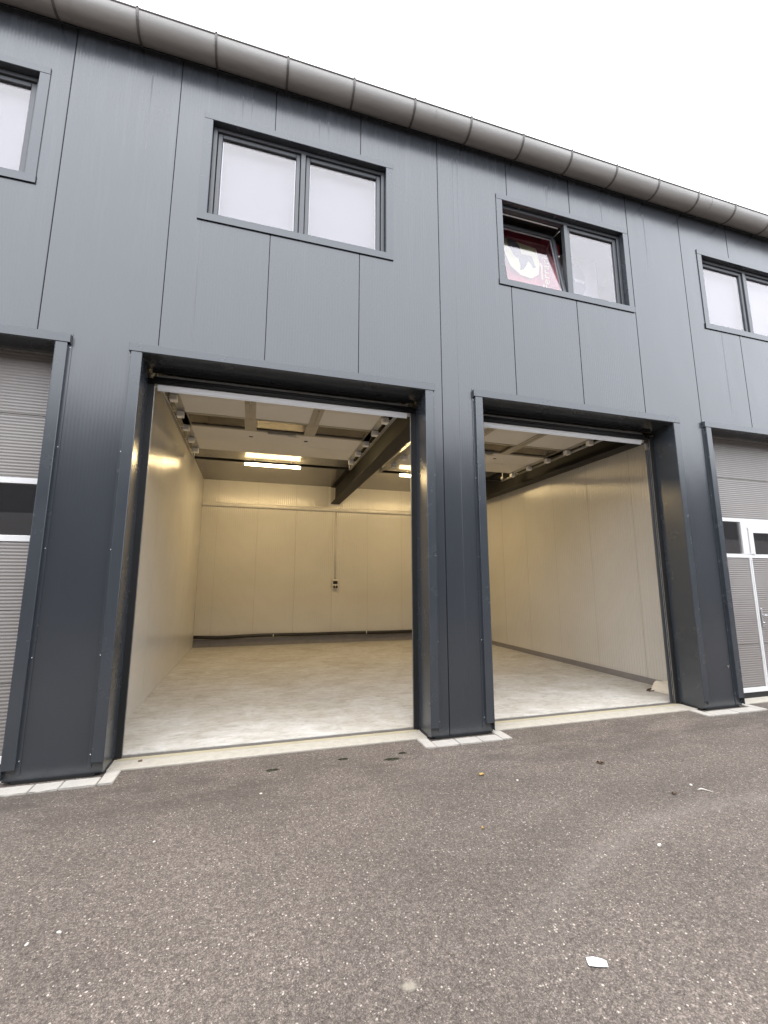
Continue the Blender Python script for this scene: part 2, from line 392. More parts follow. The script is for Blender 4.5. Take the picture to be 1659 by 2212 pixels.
# door casings (angle profiles) and linings
def casing(a, c, i):
    p, w, e = .04, .092, .012
    cs = MB()
    for (x0, x1, s) in ((a-w, a, -1), (c, c+w, 1)):
        cs.box(x0, x1, -p, -.002, .105, OT, .003)                                 # face
        xi = x1 if s < 0 else x0
        cs.box(xi-(.002 if s < 0 else -.002)-(.0 if s < 0 else .002), xi+.0, -p, .30, .03, OT) if False else None
    cs.build('door_casing', 'trim', BL, sep=True)
    MB().box(a-.005, a+.003, -p+.004, .30, .03, OT, 0).build('jamb_lining', 'trim', BL)
    MB().box(c-.003, c+.005, -p+.004, .30, .03, OT, 0).build('jamb_lining', 'trim', BL)
    MB().box(a-w-.02, c+w+.02, -p-.006, -.002, OT, CT, .003).build('head_casing', 'trim', BL)
    MB().box(a, c, -p+.004, .30, OT-.004, OT+.004).build('head_lining', 'trim', BL)
    # flange seam just outside of the casing
    MB().box(a-w-.028, a-w, -.006, .0, .06, OT+.02).box(c+w, c+w+.028, -.006, .0, .06, OT+.02).build('casing_flange', 'trim', BL, sep=True)
    MB().box(a-w-.025, c+w+.025, -.006, 0, CT, CT+.02).build('casing_flange', 'trim', BL, sep=True)
    sc = MB()
    for z in (.16, .95, 1.85, 2.75, 3.70):
        for x in (a-w-.013, c+w+.013): sc.tube([(x, -.006, z), (x, -.010, z)], .0045, 8)
    for x in (a-.08, a+.95, a+1.95, c+.08): sc.tube([(x, -.006, CT+.010), (x, -.012, CT+.010)], .006, 8)
    sc.build('casing_screw', 'screw', BL, sep=True)
for i, (a, c) in enumerate(OPEN.values()): casing(a, c, i)

# ---------------------------------------------------------------- windows
def window(a, c, tilt=False):
    w = bpy.data.objects.new('window', None); S.collection.objects.link(w); w.parent = BL
    f = .085
    m = MB(); m.box(a-f, a, -.010, -.001, WZ0, WZ1, 0).box(c, c+f, -.010, -.001, WZ0, WZ1, 0).box(a-f, c+f, -.013, -.001, WZ1, WZ1+.078, .002)
    m.box(a-.004, a+.003, -.008, .06, WZ0, WZ1).box(c-.003, c+.004, -.008, .06, WZ0, WZ1).box(a, c, -.008, .06, WZ1-.003, WZ1+.004)
    m.build('casing', 'trim', w, sep=True)
    m = MB(); m.prism([(-.016, 5.318), (-.016, 5.400), (.07, 5.418), (.07, 5.41), (-.008, 5.392), (-.008, 5.318)], 0, a-f-.004, c+f+.004)
    m.build('sill', 'trim', w)
    mid = (a+c)/2 + (.0 if not tilt else .06)
    y0, y1 = .06, .13; z0, z1 = 5.419, WZ1-.004; a2, c2 = a+.004, c-.004; t = .045
    m = MB(); m.box(a2, a2+t, y0, y1, z0, z1, .004).box(c2-t, c2, y0, y1, z0, z1, .004)
    m.box(a2+t, c2-t, y0, y1, z1-t, z1, .004).box(a2+t, c2-t, y0, y1, z0, z0+t*.7, .004)
    m.box(mid-.028, mid+.028, y0+.001, y1, z0+t*.7, z1-t, .004)
    m.build('frame', 'frame', w)
    for k, (s0, s1) in enumerate(((a2+t, mid-.028), (mid+.028, c2-t))):
        s0 += .004; s1 -= .004; q0, q1 = z0+t*.7+.003, z1-t-.004; u = .05; ys = .082
        m = MB(); m.box(s0, s0+u, ys, ys+.055, q0, q1, .006).box(s1-u, s1, ys, ys+.055, q0, q1, .006)
        m.box(s0+u, s1-u, ys, ys+.055, q1-u, q1, .006).box(s0+u, s1-u, ys, ys+.055, q0, q0+u*.8, .006)
        sp = MB(); g_ = .012
        X0, X1, Z0, Z1 = s0+u-.004, s1-u+.004, q0+u*.8-.004, q1-u+.004
        sp.box(X0, X0+g_, ys+.034, ys+.046, Z0, Z1).box(X1-g_, X1, ys+.034, ys+.046, Z0, Z1).box(X0+g_, X1-g_, ys+.034, ys+.046, Z1-g_, Z1)
        pn = MB(); pn.box(X0, X1, ys+.022, ys+.028, Z0, Z1)
        wd = MB(); wd.box(s0+u*.2, s0+u*1.0, ys-.008, ys-.001, q0+.004, q0+.016)
        so = m.build('sash', 'frame', w); po = pn.build('pane', 'pane', w); go = sp.build('pane_spacer', 'pvc', w); wo = wd.build('drain_cap', 'white', w)
        if tilt and k == 0:
            T = Matrix.Translation((0, .09, q0)) @ Matrix.Rotation(R(-9.5), 4, 'X') @ Matrix.Translation((0, -.09, -q0))
            for o in (so, po, go): o.data.transform(T)
            MB().box(s1-.05, s1-.035, .14, .155, 6.05, 6.08).tube([(s1-.02, .12, 6.45), (s1-.03, .27, 6.46)], .006, 6).build('tilt_stay', 'galv', w, sep=True)
            MB().box(s0+.04, s1-.04, .131, .139, z1-t-.02, z1-t-.004).build('frame_gasket', 'pvc', w)
    return w
for k, (a, c) in WINS.items():
    w = window(a, c, tilt=(k == 'B'))
    if k != 'B':
        MB().box(a-.05, c+.05, .21, .214, 5.3, 6.66).build('blind', 'blind', w)
# ---------------------------------------------------------------- building shell behind the facade
XL, XR, YB, CZ = -3.33, 3.98, 7.53, 4.225
MB().box(XL-.12, XL, .241, YB+.12, 0, CZ-.001).build('partition_wall', 'in_y', BL)
MB().box(XR, XR+.12, .241, YB+.12, 0, CZ-.001).build('partition_wall', 'in_y', BL)
MB().box(XL+.001, XR-.001, YB, YB+.12, .195, CZ-.001).build('back_wall', 'in_x', BL)
MB().box(XL+.001, XR-.001, YB-.004, YB+.12, .0, .194).build('plinth', 'plinth', BL)
MB().box(XR-.012, XR-.0005, .32, YB-.01, .0, .105).build('plinth', 'plinth', BL)
MB().box(FX0, FX1, .241, YB+.3, CZ, CZ+.25).build('ceiling', 'ceil', BL)
MB().box(FX0, XL-.121, 7.8, 7.9, 0, TOP).box(XR+.121, FX1, 7.8, 7.9, 0, TOP).box(XL-.121, XR+.121, 7.8, 7.9, 0, TOP).build('rear_wall', 'core', BL, sep=True)
MB().box(FX0-.1, FX0-.001, 0, 7.9, 0, TOP).box(FX1+.001, FX1+.1, 0, 7.9, 0, TOP).build('end_wall', 'clad', BL, sep=True)
for a in (-7.1, 7.4):
    MB().box(a, a+.1, .241, 7.79, 0, CZ-.001).build('partition_wall', 'in_y', BL)
for a in (-3.45, .2, 3.9):                                # upper floor partitions
    MB().box(a, a+.1, .241, 7.79, CZ+.251, TOP-.02).build('upper_partition', 'room', BL)
MB().box(.301, 3.899, 4.0, 4.1, CZ+.251, TOP-.02).build('upper_partition', 'room', BL)
MB().box(.301, 3.899, .245, 3.999, 6.93, 6.98).build('upper_ceiling', 'roomc', BL)
MB().prism([(-.06, TOP+.02), (7.95, TOP+1.0), (7.95, TOP+1.08), (-.06, TOP+.10)], 0, FX0-.15, FX1+.15).build('roof', 'roof', BL)
MB().box(FX0, FX1, -.008, -.001, TOP-.06, TOP+.0).build('eaves_flashing', 'trim', BL)
# interior front faces beside the openings
MB().box(-.215, .496, .241, .30, 0, CZ-.002).box(XL+.001, -3.132, .241, .30, 0, CZ-.002).box(3.435, XR-.001, .241, .30, 0, CZ-.002).build('front_lining', 'core', BL, sep=True)
MB().box(-3.132, -.215, .241, .29, OT+.005, CZ-.002).box(.496, 3.435, .241, .29, OT+.005, CZ-.002).build('lintel', 'core', BL, sep=True)
MB().box(-3.10, -.25, .302, .318, 3.70, CZ-.003).box(.53, 3.40, .302, .318, 3.70, CZ-.003).build('light_blocker', 'rubber', BL, sep=True)  # added black sheets above the open doors, block interior light from the gap
# floor + thresholds
MB().box(XL, XR, .381, YB, -.02, .010).build('concrete_floor', 'floor', kind='structure')
for k, (a, c) in OPEN.items():
    MB().box(a+.004, c-.004, .055, .300, -.02, .000, .002).box(a+.02, c-.02, .3005, .380, -.02, -.004).build('threshold', ['thresh'], kind='structure')
    MB().box(a+.03, c-.03, .255, .315, -.003, .0022).build('threshold_seal', 'yellowseal', BL)
    MB().box(a+.03, c-.03, .325, .379, -.004, .0035).build('threshold_rail', 'darkjoint', BL)
# ---------------------------------------------------------------- beams
def ibeam(xc, y0, y1, z0, z1, w=.25):
    m = MB(); t = .018
    m.box(xc-w/2, xc+w/2, y0, y1, z0, z0+t).box(xc-w/2, xc+w/2, y0, y1, z1-t, z1).box(xc-.007, xc+.007, y0+.001, y1-.001, z0+t, z1-t)
    return m.build('steel_beam', 'steel', BL)
ibeam(.11, .305, YB-.002, 3.74, CZ-.003); ibeam(3.72, .305, YB-.002, 3.735, CZ-.003)
for xc in (.11,):
    m = MB(); x0, x1 = xc-.19, xc+.19
    m.prism([(x0, 3.66), (x1, 3.66), (x1, 3.735), (x0, 3.735)], 1, YB-.012, YB-.001).box(x0, xc-.128, YB-.012, YB-.001, 3.735, CZ-.01).box(xc+.128, x1, YB-.012, YB-.001, 3.735, CZ-.01)
    m.build('beam_surround', 'pvc', BL)

# ---------------------------------------------------------------- gutter
gy, gz, gr = -.135, 7.315, .148
m = MB(); n = 22
def arc(r, a0=180, a1=360): return [(gy + r*math.cos(R(a0+(a1-a0)*k/n)), gz + r*math.sin(R(a0+(a1-a0)*k/n))) for k in range(n+1)]
o_, i_ = arc(gr), arc(gr-.004)
bm = m.b
def strip(p, x0, x1, smooth=True):
    va = [bm.verts.new((x0, *q)) for q in p]; vb = [bm.verts.new((x1, *q)) for q in p]
    for k in range(len(p)-1):
        f = bm.faces.new((va[k], va[k+1], vb[k+1], vb[k])); f.smooth = smooth
G0, G1 = FX0-.1, FX1+.1
strip(o_, G0, G1); strip(i_, G0, G1)

GUT = m.build('gutter', 'zinc', BL)
MB().tube([(G0, gy-gr+.002, gz+.006), (G1, gy-gr+.002, gz+.006)], .012, 10).build('rolled_bead', 'zincd', GUT)
gb = 0
for k in range(-14, 20):
    x = .36 + .752*k
    if not (FX0 < x < FX1): continue
    m = MB(); r2 = gr+.007
    pa = [(gy + r2*math.cos(R(176+(362-176)*j/18)), gz + r2*math.sin(R(176+(362-176)*j/18))) for j in range(19)]
    r3 = gr+.0005
    pb = [(gy + r3*math.cos(R(176+(362-176)*j/18)), gz + r3*math.sin(R(176+(362-176)*j/18))) for j in range(19)]
    m.prism(pa+pb[::-1], 0, x-.0125, x+.0125)
    m.build('bracket', 'zincd', GUT)
    MB().box(x-.013, x+.013, gy-gr-.016, gy-gr+.014, gz+.016, gz+.024).build('bracket_clip', 'screw', GUT)
for x in (-4.0, 1.02-1.13, 4.40, 8.8):
    m = MB(); r2, r3 = gr+.0035, gr+.0004
    m.prism([(gy + r2*math.cos(R(180+180*j/18)), gz + r2*math.sin(R(180+180*j/18))) for j in range(19)] + [(gy + r3*math.cos(R(360-180*j/18)), gz + r3*math.sin(R(360-180*j/18))) for j in range(19)], 0, x-.004, x+.004)
    m.build('solder_seam', 'zinc', GUT)

# ---------------------------------------------------------------- closed sectional doors
def closed_door(a, c, wicket=None):
    d = bpy.data.objects.new('sectional_door', None); S.collection.objects.link(d); d.parent = BL
    y0, y1 = .25, .29; x0, x1 = a+.004, c-.004
    zs = [.135, .708, 1.321, 1.921]; zt = [2.505, 3.105, OT-.006]
    for u, v in list(zip(zs, zs[1:])) + list(zip(zt, zt[1:])):
        m = MB()
        if wicket and v < 2:
            m.box(x0, wicket[0]-.001, y0, y1, u+.0025, v-.0025, .002).box(wicket[0]+.05, wicket[1]-.05, y0, y1, u+.0025, v-.0025, .002).box(wicket[1]+.001, x1, y0, y1, u+.0025, v-.0025, .002)
        else: m.box(x0, x1, y0, y1, u+.0025, v-.0025, .002)
        m.build('door_section', 'douter', d, sep=True)
    m = MB(); yf = y0-.008
    m.box(x0, x1, yf, y1, 2.45, 2.5045, .003).box(x0, x1, yf, y1, 1.9225, 1.979, .003)
    m.box(x0, x0+.05, yf+.001, y1, 1.979, 2.45)
    m.box(x0, x1, yf, y1, .073, .134, .003)
    if wicket:
        l, r = wicket
        m.box(l-.10, l+.02, yf-.004, y1, 1.979, 2.45, .003).box(l-.02+.06, l+.128, yf-.010, y1-.002, 1.979, 2.36, .003).box(l+.129, r-.129, yf-.010, y1-.002, 2.295, 2.36, .003)
        m.box(l+.02, r-.02, yf-.004, y1-.003, 2.361, 2.449, .003)
        m.box(r-.02, r+.10, yf-.004, y1, 1.979, 2.45, .003).box(r-.128, r-.04, yf-.010, y1-.002, 1.979, 2.36, .003)
        for s in (l, r-.049):
            m.box(s, s+.021, yf, y1, .134, 1.922, .002).box(s+.026, s+.049, yf-.004, y1, .134, 1.922, .002)
    m.build('aluminium_frame', 'white', d, sep=True)
    def pane(p, q, z0=1.979, z1=2.45): MB().box(p, q, y0+.012, y0+.016, z0, z1).build('pane', 'dpane', d)
    if wicket:
        pane(x0+.05, wicket[0]-.10); pane(wicket[0]+.128, wicket[1]-.128, 1.979, 2.295); pane(wicket[1]+.10, x1)
        l = wicket[0]; m = MB()
        m.box(l+.072, l+.102, yf-.016, yf-.003, .955, 1.20, .005)
        m.tube([(l+.087, yf-.015, 1.105), (l+.087, yf-.055, 1.105), (l+.10, yf-.062, 1.105), (l+.225, yf-.060, 1.103)], .009, 8)
        m.tube([(l+.087, yf-.012, 1.0), (l+.087, yf-.030, 1.0)], .012, 10)
        m.build('handle', 'screw', d)
    else:
        pane(x0+.05, x1)
    MB().box(x0, x1, y0+.004, y1-.004, .0, .072).build('bottom_seal', 'rubber', d)
    MB().box(x0, x1, y0-.02, y0-.004, OT-.022, OT-.006).build('top_seal', 'galv', d)
    return d
closed_door(*OPEN['Z']); closed_door(*OPEN['C'], wicket=(4.945, 5.90)); closed_door(*OPEN['D']); closed_door(*OPEN['Y'])

# ---------------------------------------------------------------- open sectional doors, rolled up under the ceiling
PROF = [(.335, 3.545), (.78, 3.875), (1.32, 3.895), (1.88, 3.895), (2.43, 3.895), (3.01, 3.895), (3.63, 3.895)]
def open_door(a, c, lx0, lx1, v1, v2, name_group):
    d = bpy.data.objects.new('sectional_door', None); S.collection.objects.link(d); d.parent = BL
    t = .04
    def quad(p, q, s0=0., s1=1., dz=0, th=t):
        dy, dz_ = q[0]-p[0], q[1]-p[1]; L = math.hypot(dy, dz_); ny, nz = -dz_/L, dy/L
        P = (p[0]+dy*s0+ny*dz, p[1]+dz_*s0+nz*dz); Q = (p[0]+dy*s1+ny*dz, p[1]+dz_*s1+nz*dz)
        return [P, Q, (Q[0]+ny*th, Q[1]+nz*th), (P[0]+ny*th, P[1]+nz*th)]
    for k, (p, q) in enumerate(zip(PROF, PROF[1:])):
        if k == 3: continue
        m = MB(); m.prism(quad(p, q, .004, .996), 0, lx0, lx1, 0)
        m.build('door_section', 'dinner', d)
    # end caps and wicket frame strips, a little proud of the lower face
    m = MB()
    for p, q in zip(PROF, PROF[1:]):
        m.prism(quad(p, q, .02, .98, -.006, .005), 0, lx0+.002, lx0+.10); m.prism(quad(p, q, .02, .98, -.006, .005), 0, lx1-.10, lx1-.002)
    m.build('end_cap', 'galv', d, sep=True)
    m = MB()
    for k in (0, 1, 2):
        for vc in (v1, v2):
            m.prism(quad(PROF[k], PROF[k+1], .01, .985, -.010, .009), 0, vc-.075, vc-.005)
            m.prism(quad(PROF[k], PROF[k+1], .01, .985, -.013, .012), 0, vc+.002, vc+.068)
    m.build('wicket_frame', 'tape', d, sep=True)
    # glazed section
    p, q = PROF[3], PROF[4]; m = MB(); y0, y1, z = p[0], q[0], p[1]
    m.box(lx0, lx1, y0+.004, y0+.05, z-.006, z+t).box(lx0, lx1, y1-.055, y1-.004, z-.006, z+t)
    m.box(lx0, lx0+.11, y0+.05, y1-.055, z-.006, z+t).box(lx1-.11, lx1, y0+.05, y1-.055, z-.006, z+t)
    m.box(v1-.09, v1+.085, y0+.05, y1-.055, z-.008, z+t).box(v2-.09, v2+.085, y0+.05, y1-.055, z-.008, z+t)
    m.build('glazing_frame', 'tape', d, sep=True)
    for u, v in ((lx0+.11, v1-.09), (v1+.085, v2-.09), (v2+.085, lx1-.11)):
        MB().box(u, v, y0+.05, y1-.055, z+.016, z+.02).build('pane', 'ipane', d)
    MB().box(v1+.25, v1+.44+.25, y1-.03, y1+.02, z-.03, z-.007, .004).box((v1+v2)/2+.12, (v1+v2)/2+.28, y1+.0, y1+.03, z-.034, z-.031).build('lock_case', 'galv', d, sep=True)
    m = MB()
    for x in (v1-.0, v2-.02): m.box(x-.03, x+.03, y1+.26, y1+.275, z-.014, z-.001, .002)
    m.build('grip', 'darkjoint', d, sep=True)
    # bottom profile with rubber seal facing the opening
    dy, dz = PROF[1][0]-PROF[0][0], PROF[1][1]-PROF[0][1]; L = math.hypot(dy, dz); ey, ez = dy/L, dz/L; ny, nz = -ez, ey
    P = PROF[0]
    m = MB(); m.prism([(P[0]+ey*.01-ny*.012, P[1]+ez*.01-nz*.012), (P[0]+ey*.01-ny*.002, P[1]+ez*.01-nz*.002), (P[0]-ey*.035, P[1]-ez*.035), (P[0]-.032, P[1]+.03), (P[0]-.040, P[1]+.024), (P[0]-.018, P[1]-.035)], 0, lx0+.06, lx1-.06)
    m.build('bottom_profile', 'white', d)
    m = MB(); m.tube([(lx0-.02, P[0]-.045, P[1]+.055), (lx1+.02, P[0]-.045, P[1]+.055)], .024, 12).tube([(lx0+.02, P[0]-.052, P[1]+.085), (lx1-.02, P[0]-.052, P[1]+.085)], .015, 10)
    m.build('bottom_seal', 'rubber', d)
    MB().box(lx0+.06, lx1-.06, P[0]-.058, P[0]-.040, P[1]+.100, P[1]+.122).build('outer_lip', 'galv', d)
    # hinges with roller stems
    for s, lx in ((1, lx0), (-1, lx1)):
        for (y, z) in PROF[1:]:
            m = MB(); xa, xb = sorted((lx-s*.01, lx+s*.08))
            yy = y-.03 if y > 3.5 else y
            m.box(xa, xb, yy-.045, yy+.045, z-.085, z-.008, .006)
            m.tube([(lx+s*.02, yy, z-.03), (lx-s*.07, yy, z-.03)], .006, 6)
            m.build('hinge', 'bracket', d)
    # tracks
    for s, lx in ((1, lx0), (-1, lx1)):
        x = lx - s*.075
        MB().box(x-.02, x+.02, .346, .366, .012, 3.449).build('vertical_track', 'frame', d)
        path = [(.345, 3.45), (.40, 3.66), (.55, 3.80), (.80, 3.862), (4.22, 3.862)]
        m = MB()
        for (p, q) in zip(path, path[1:]):
            for off in (-.016, .016):
                m.tube([(x+off, *p), (x+off, *q)], .007, 6)
            dy, dz = q[0]-p[0], q[1]-p[1]; L = math.hypot(dy, dz); ny, nz = -dz/L*.016, dy/L*.016
            m.prism([(p[0]+ny, p[1]+nz), (q[0]+ny, q[1]+nz), (q[0]+ny*1.3, q[1]+nz*1.3), (p[0]+ny*1.3, p[1]+nz*1.3)], 0, x-.016, x+.016)
        for y in (1.6, 4.15): m.box(x-.018, x+.018, y-.015, y+.015, 3.885, CZ-.001)
        m.build('track', 'galv', d)
        MB().box(x-.02, x+.02, 4.16, 4.22, 3.89, 3.96, .003).build('end_stop', 'white', d)
        # cable drum bracket behind the lintel corner
        m = MB(); xb = lx+s*.02; m.tube([(xb, .36, 3.66), (xb+s*.012, .36, 3.66)], .05, 16).box(xb-.02, xb+.02, .31, .40, 3.60, 3.63)
        m.build('cable_drum', 'galv', d)
    MB().box(lx0-.08, lx1+.08, 4.24, 4.28, 3.875, 3.92, .003).box(lx0+.30, lx1-.30, 4.21, 4.239, 3.865, 3.885).build('rear_crossbar', 'steel', d, sep=True)
    # side guides at the jamb: black seal with a bright edge
    MB().box(a-.001, a+.055, .301, .34, .012, OT-.1).box(c-.055, c+.001, .301, .345, .012, OT-.1).build('side_seal', 'rubber', d, sep=True)
    MB().box(a+.0555, a+.061, .318, .328, .012, OT-.12).box(c-.061, c-.0555, .318, .328, .012, OT-.12).build('guide_edge', 'galv', d, sep=True)
open_door(*OPEN['A'], -3.10, -.265, -2.14, -1.245, '')
open_door(*OPEN['B'], .535, 3.275, 1.385, 2.30, '')

# ---------------------------------------------------------------- services in the garage
def ceiling_light(x, y, label):
    t = empty('ceiling_light', label, 'light', 'tube lights under the garage ceiling', (x, y, CZ))
    m = MB(); m.box(-.59, .59, -.04, .04, -.095, -.05, .008).box(-.40, -.38, -.01, .01, -.066, -.001).box(.38, .40, -.01, .01, -.066, -.001); m.build('housing', 'lampbody', t)
    m = MB(); m.prism([(.048*math.cos(R(180+180*k/8)), -.096+.048*math.sin(R(180+180*k/8))) for k in range(9)], 0, -.585, .585); m.build('tube_diffuser', 'lamp', t)
    m = MB(); m.box(-.60, -.586, -.04, .04, -.145, -.0955, .004).box(.586, .60, -.04, .04, -.145, -.0955, .004); m.build('end_cap', 'lampbody', t, sep=True)
ceiling_light(-1.69, 5.26, 'warm glowing tube light under the ceiling of the left bay, seen whole')
ceiling_light(1.83, 5.26, 'warm glowing tube light right of the steel beam, cut off by the door pillar')
m = MB(); m.box(XL+.002, XR-.002, YB-.10, YB-.001, 3.525, 3.615, .02)
m.build('cable_trunking', 'pvc', label='long white cable trunking running across the back wall', cat='cable trunking')
m = MB(); m.tube([(.125, YB-.014, 3.518), (.125, YB-.014, 1.67)], .010, 8).tube([(.150, YB-.014, 3.518), (.150, YB-.014, 1.67)], .010, 8)
for z in (3.3, 2.5, 1.75): m.box(.108, .168, YB-.02, YB-.001, z-.012, z+.012, .002)
m.build('conduit_pipe', 'pvc', label='thin vertical conduit dropping down the back wall to the socket', cat='conduit')
t = empty('wall_socket', 'small grey and black socket box on the back wall below the conduit', 'socket', loc=(.137, YB, 1.54))
MB().box(-.075, .075, -.075, -.001, -.125, .125, .012).build('housing', 'pvc', t)
MB().box(-.062, .062, -.085, -.0755, .0, .085, .004).build('cover_window', 'rubber', t)
m = MB()
for x in (-.032, .034): m.tube([(x, -.074, -.055), (x, -.115, -.085)], .027, 12)
m.build('outlet', 'blackpipe', t, sep=True)
pts = []
for k in range(30):
    x = XL+.01 + (XR-XL-.02)*k/29
    z = .262 - .018*math.exp(-((x+2.75)/.5)**2) + .003*math.sin(x*3) - .004*(x+3)
    pts.append((x, YB-.045, z))
MB().tube(pts, .042, 12).build('floor_pipe', 'blackpipe', label='black pipe lying along the foot of the back wall', cat='pipe')
for x in (-1.436, 1.01):
    m = MB(); z = .25
    m.b.free(); m = MB(); m.tube([(x-.012, YB-.045, z+.001), (x+.012, YB-.045, z)], .046, 12)
    m.build('pipe_clip', 'pvc', label='white clip on the black floor pipe, %s of the two' % ('left' if x < 0 else 'right'), cat='clip', group='white clips on the black floor pipe')

# cloth lying inside the right opening
bm = bmesh.new(); nx, ny_ = 30, 14
grid = []
for i in range(nx+1):
    row = []
    for j in range(ny_+1):
        u, v = i/nx, j/ny_
        x = 3.93 - .30*v + .05*u; y = 1.04 - .46*u - .05*v
        h = .14*math.sin(math.pi*min(1, max(0, v)))**.7*(math.sin(math.pi*(.06+.90*u))**.5)
        h += .012*math.sin(u*16+v*7) + .014*math.sin(v*13-u*5)
        edge = min(u, 1-u, v, 1-v)
        row.append(bm.verts.new((x, y+.015*math.sin(u*9), .014 + max(0, h*min(1, edge*7)))))
    grid.append(row)
for i in range(nx):
    for j in range(ny_):
        f = bm.faces.new((grid[i][j], grid[i][j+1], grid[i+1][j+1], grid[i+1][j])); f.smooth = True
bmesh.ops.recalc_face_normals(bm, faces=bm.faces)
m = MB(); m.b.free(); m.b = bm
rag = m.build('crumpled_cloth', 'cloth', label='crumpled cream cloth lying on the floor beside the right door jamb', cat='cloth')
m = MB(); m.tube([(3.55, .93, .018), (3.60, .95, .024), (3.68, .96, .03), (3.75, .97, .03)], .015, 7, rs=[.006, .016, .014, .01]).tube([(3.56, .90, .016), (3.68, .90, .02), (3.76, .74, .022), (3.84, .60, .02)], .007, 6)
m.build('cord', 'leafb', rag)

# ---------------------------------------------------------------- flag, poster, picture behind the right window
FY = .52
bm = bmesh.new(); g2 = []
fx0, fx1, fz0, fz1 = .99, 2.22, 5.30, 6.74
def fy(x, z): return FY + .018*math.sin(x*11+z*2) + .010*math.sin(x*23-z*5)
for i in range(41):
    g2.append([bm.verts.new((fx0+(fx1-fx0)*i/40, fy(fx0+(fx1-fx0)*i/40, fz0+(fz1-fz0)*j/20), fz0+(fz1-fz0)*j/20 - (.10*((i/40)) if j == 20 else 0))) for j in range(21)])
for i in range(40):
    for j in range(20):
        f = bm.faces.new((g2[i][j], g2[i+1][j], g2[i+1][j+1], g2[i][j+1])); f.smooth = True
m = MB(); m.b.free(); m.b = bm
flag = m.build('flag', 'red', label='red flag with yellow emblem hanging behind the tilted window sash', cat='flag')
def decal(poly, name, mat, parent, y, th=.002):
    # flat printed shape, subdivided so that it follows the cloth
    m = MB(); m.prism([(p[0], p[1]) for p in poly], 1, y-th, y); return m.build(name, mat, parent)
shield = [(1.20, 6.50), (1.78, 6.44), (1.83, 6.22), (1.80, 6.02), (1.68, 5.93), (1.50, 5.95), (1.34, 6.06), (1.25, 6.25)]
decal(shield, 'emblem_shield', 'yellow', flag, FY-.034)
horse = [(1.28, 6.48), (1.42, 6.50), (1.50, 6.40), (1.53, 6.29), (1.60, 6.30), (1.70, 6.29), (1.73, 6.20), (1.76, 6.12), (1.71, 6.11), (1.68, 6.17),
         (1.63, 6.20), (1.60, 6.12), (1.55, 6.05), (1.49, 6.02), (1.50, 6.10), (1.47, 6.20), (1.40, 6.24), (1.36, 6.32), (1.30, 6.38)]
decal(horse, 'emblem_horse', 'black', flag, FY-.037)
MB().prism([(1.845, 6.22), (1.875, 6.18), (1.87, 5.95), (1.85, 5.95), (1.85, 6.16), (1.825, 6.21)], 1, FY-.036, FY-.034).build('emblem_stripe', 'yellow', flag)
cu = bpy.data.curves.new('lettering', 'FONT'); cu.body = 'Ferrari'; cu.size = .165; cu.extrude = .001; cu.space_character = 1.15
to = bpy.data.objects.new('tmp_text', cu); S.collection.objects.link(to)
dg = bpy.context.evaluated_depsgraph_get(); me = bpy.data.meshes.new_from_object(to.evaluated_get(dg)); bpy.data.objects.remove(to)
me.transform(Matrix.Translation((1.985, FY-.036, 5.80)) @ Matrix.Rotation(R(90), 4, 'Y').inverted() @ Matrix.Rotation(R(90), 4, 'X') @ Matrix.Translation((0, 0, 0)))
me.materials.clear(); me.materials.append(M['yellow']); lo = bpy.data.objects.new('lettering', me); S.collection.objects.link(lo); lo.parent = flag
PY = .62
post = MB().box(2.17, 2.98, PY, PY+.004, 5.45, 6.58).build('poster', 'postpale', label='washed out grey poster with pale shapes behind the right window pane', cat='poster')
def blob(cx, cz, rx, rz, seed, n=18, amp=.22):
    r = random.Random(seed); return [(cx+rx*(1+amp*(r.random()-.5)*2)*math.cos(2*math.pi*k/n), cz+rz*(1+amp*(r.random()-.5)*2)*math.sin(2*math.pi*k/n)) for k in range(n)]
decal(blob(2.56, 6.20, .21, .27, 3), 'printed_shape', 'postgrey', post, PY-.001)
decal(blob(2.60, 5.75, .26, .17, 5, amp=.3), 'printed_shape', 'postgrey', post, PY-.001)
decal([(2.24, 6.42), (2.30, 6.40), (2.33, 6.20), (2.31, 6.12), (2.24, 6.26)], 'printed_shape', 'yellow', post, PY-.001)
decal([(2.54, 6.22), (2.74, 6.20), (2.72, 6.15), (2.56, 6.16)], 'printed_shape', 'postwhite', post, PY-.004)
decal([(2.40, 6.08), (2.45, 6.05), (2.54, 5.88), (2.49, 5.86), (2.42, 5.98)], 'printed_shape', 'postwhite', post, PY-.004)
decal([(2.28, 6.15), (2.36, 6.13), (2.38, 6.02), (2.33, 6.06)], 'printed_shape', 'postwhite', post, PY-.004)
for k in range(7):
    x = 2.44+.05*k; decal([(x, 5.80), (x+.015, 5.81), (x+.07-.01*k, 5.58), (x+.05-.01*k, 5.58)], 'printed_shape', 'postwhite', post, PY-.004)
pic = empty('picture_frame', 'small gold framed red picture low behind the right window pane', 'picture', loc=(2.92, PY-.05, 5.66))
MB().box(-.14, .14, 0, .012, -.21, .21).build('picture', 'redpic', pic)
MB().box(-.165, -.14, -.008, .014, -.235, .235).box(.14, .165, -.008, .014, -.235, .235).box(-.14, .14, -.008, .014, .21, .235).box(-.14, .14, -.008, .014, -.235, -.21).build('frame', 'gold', pic, sep=True)

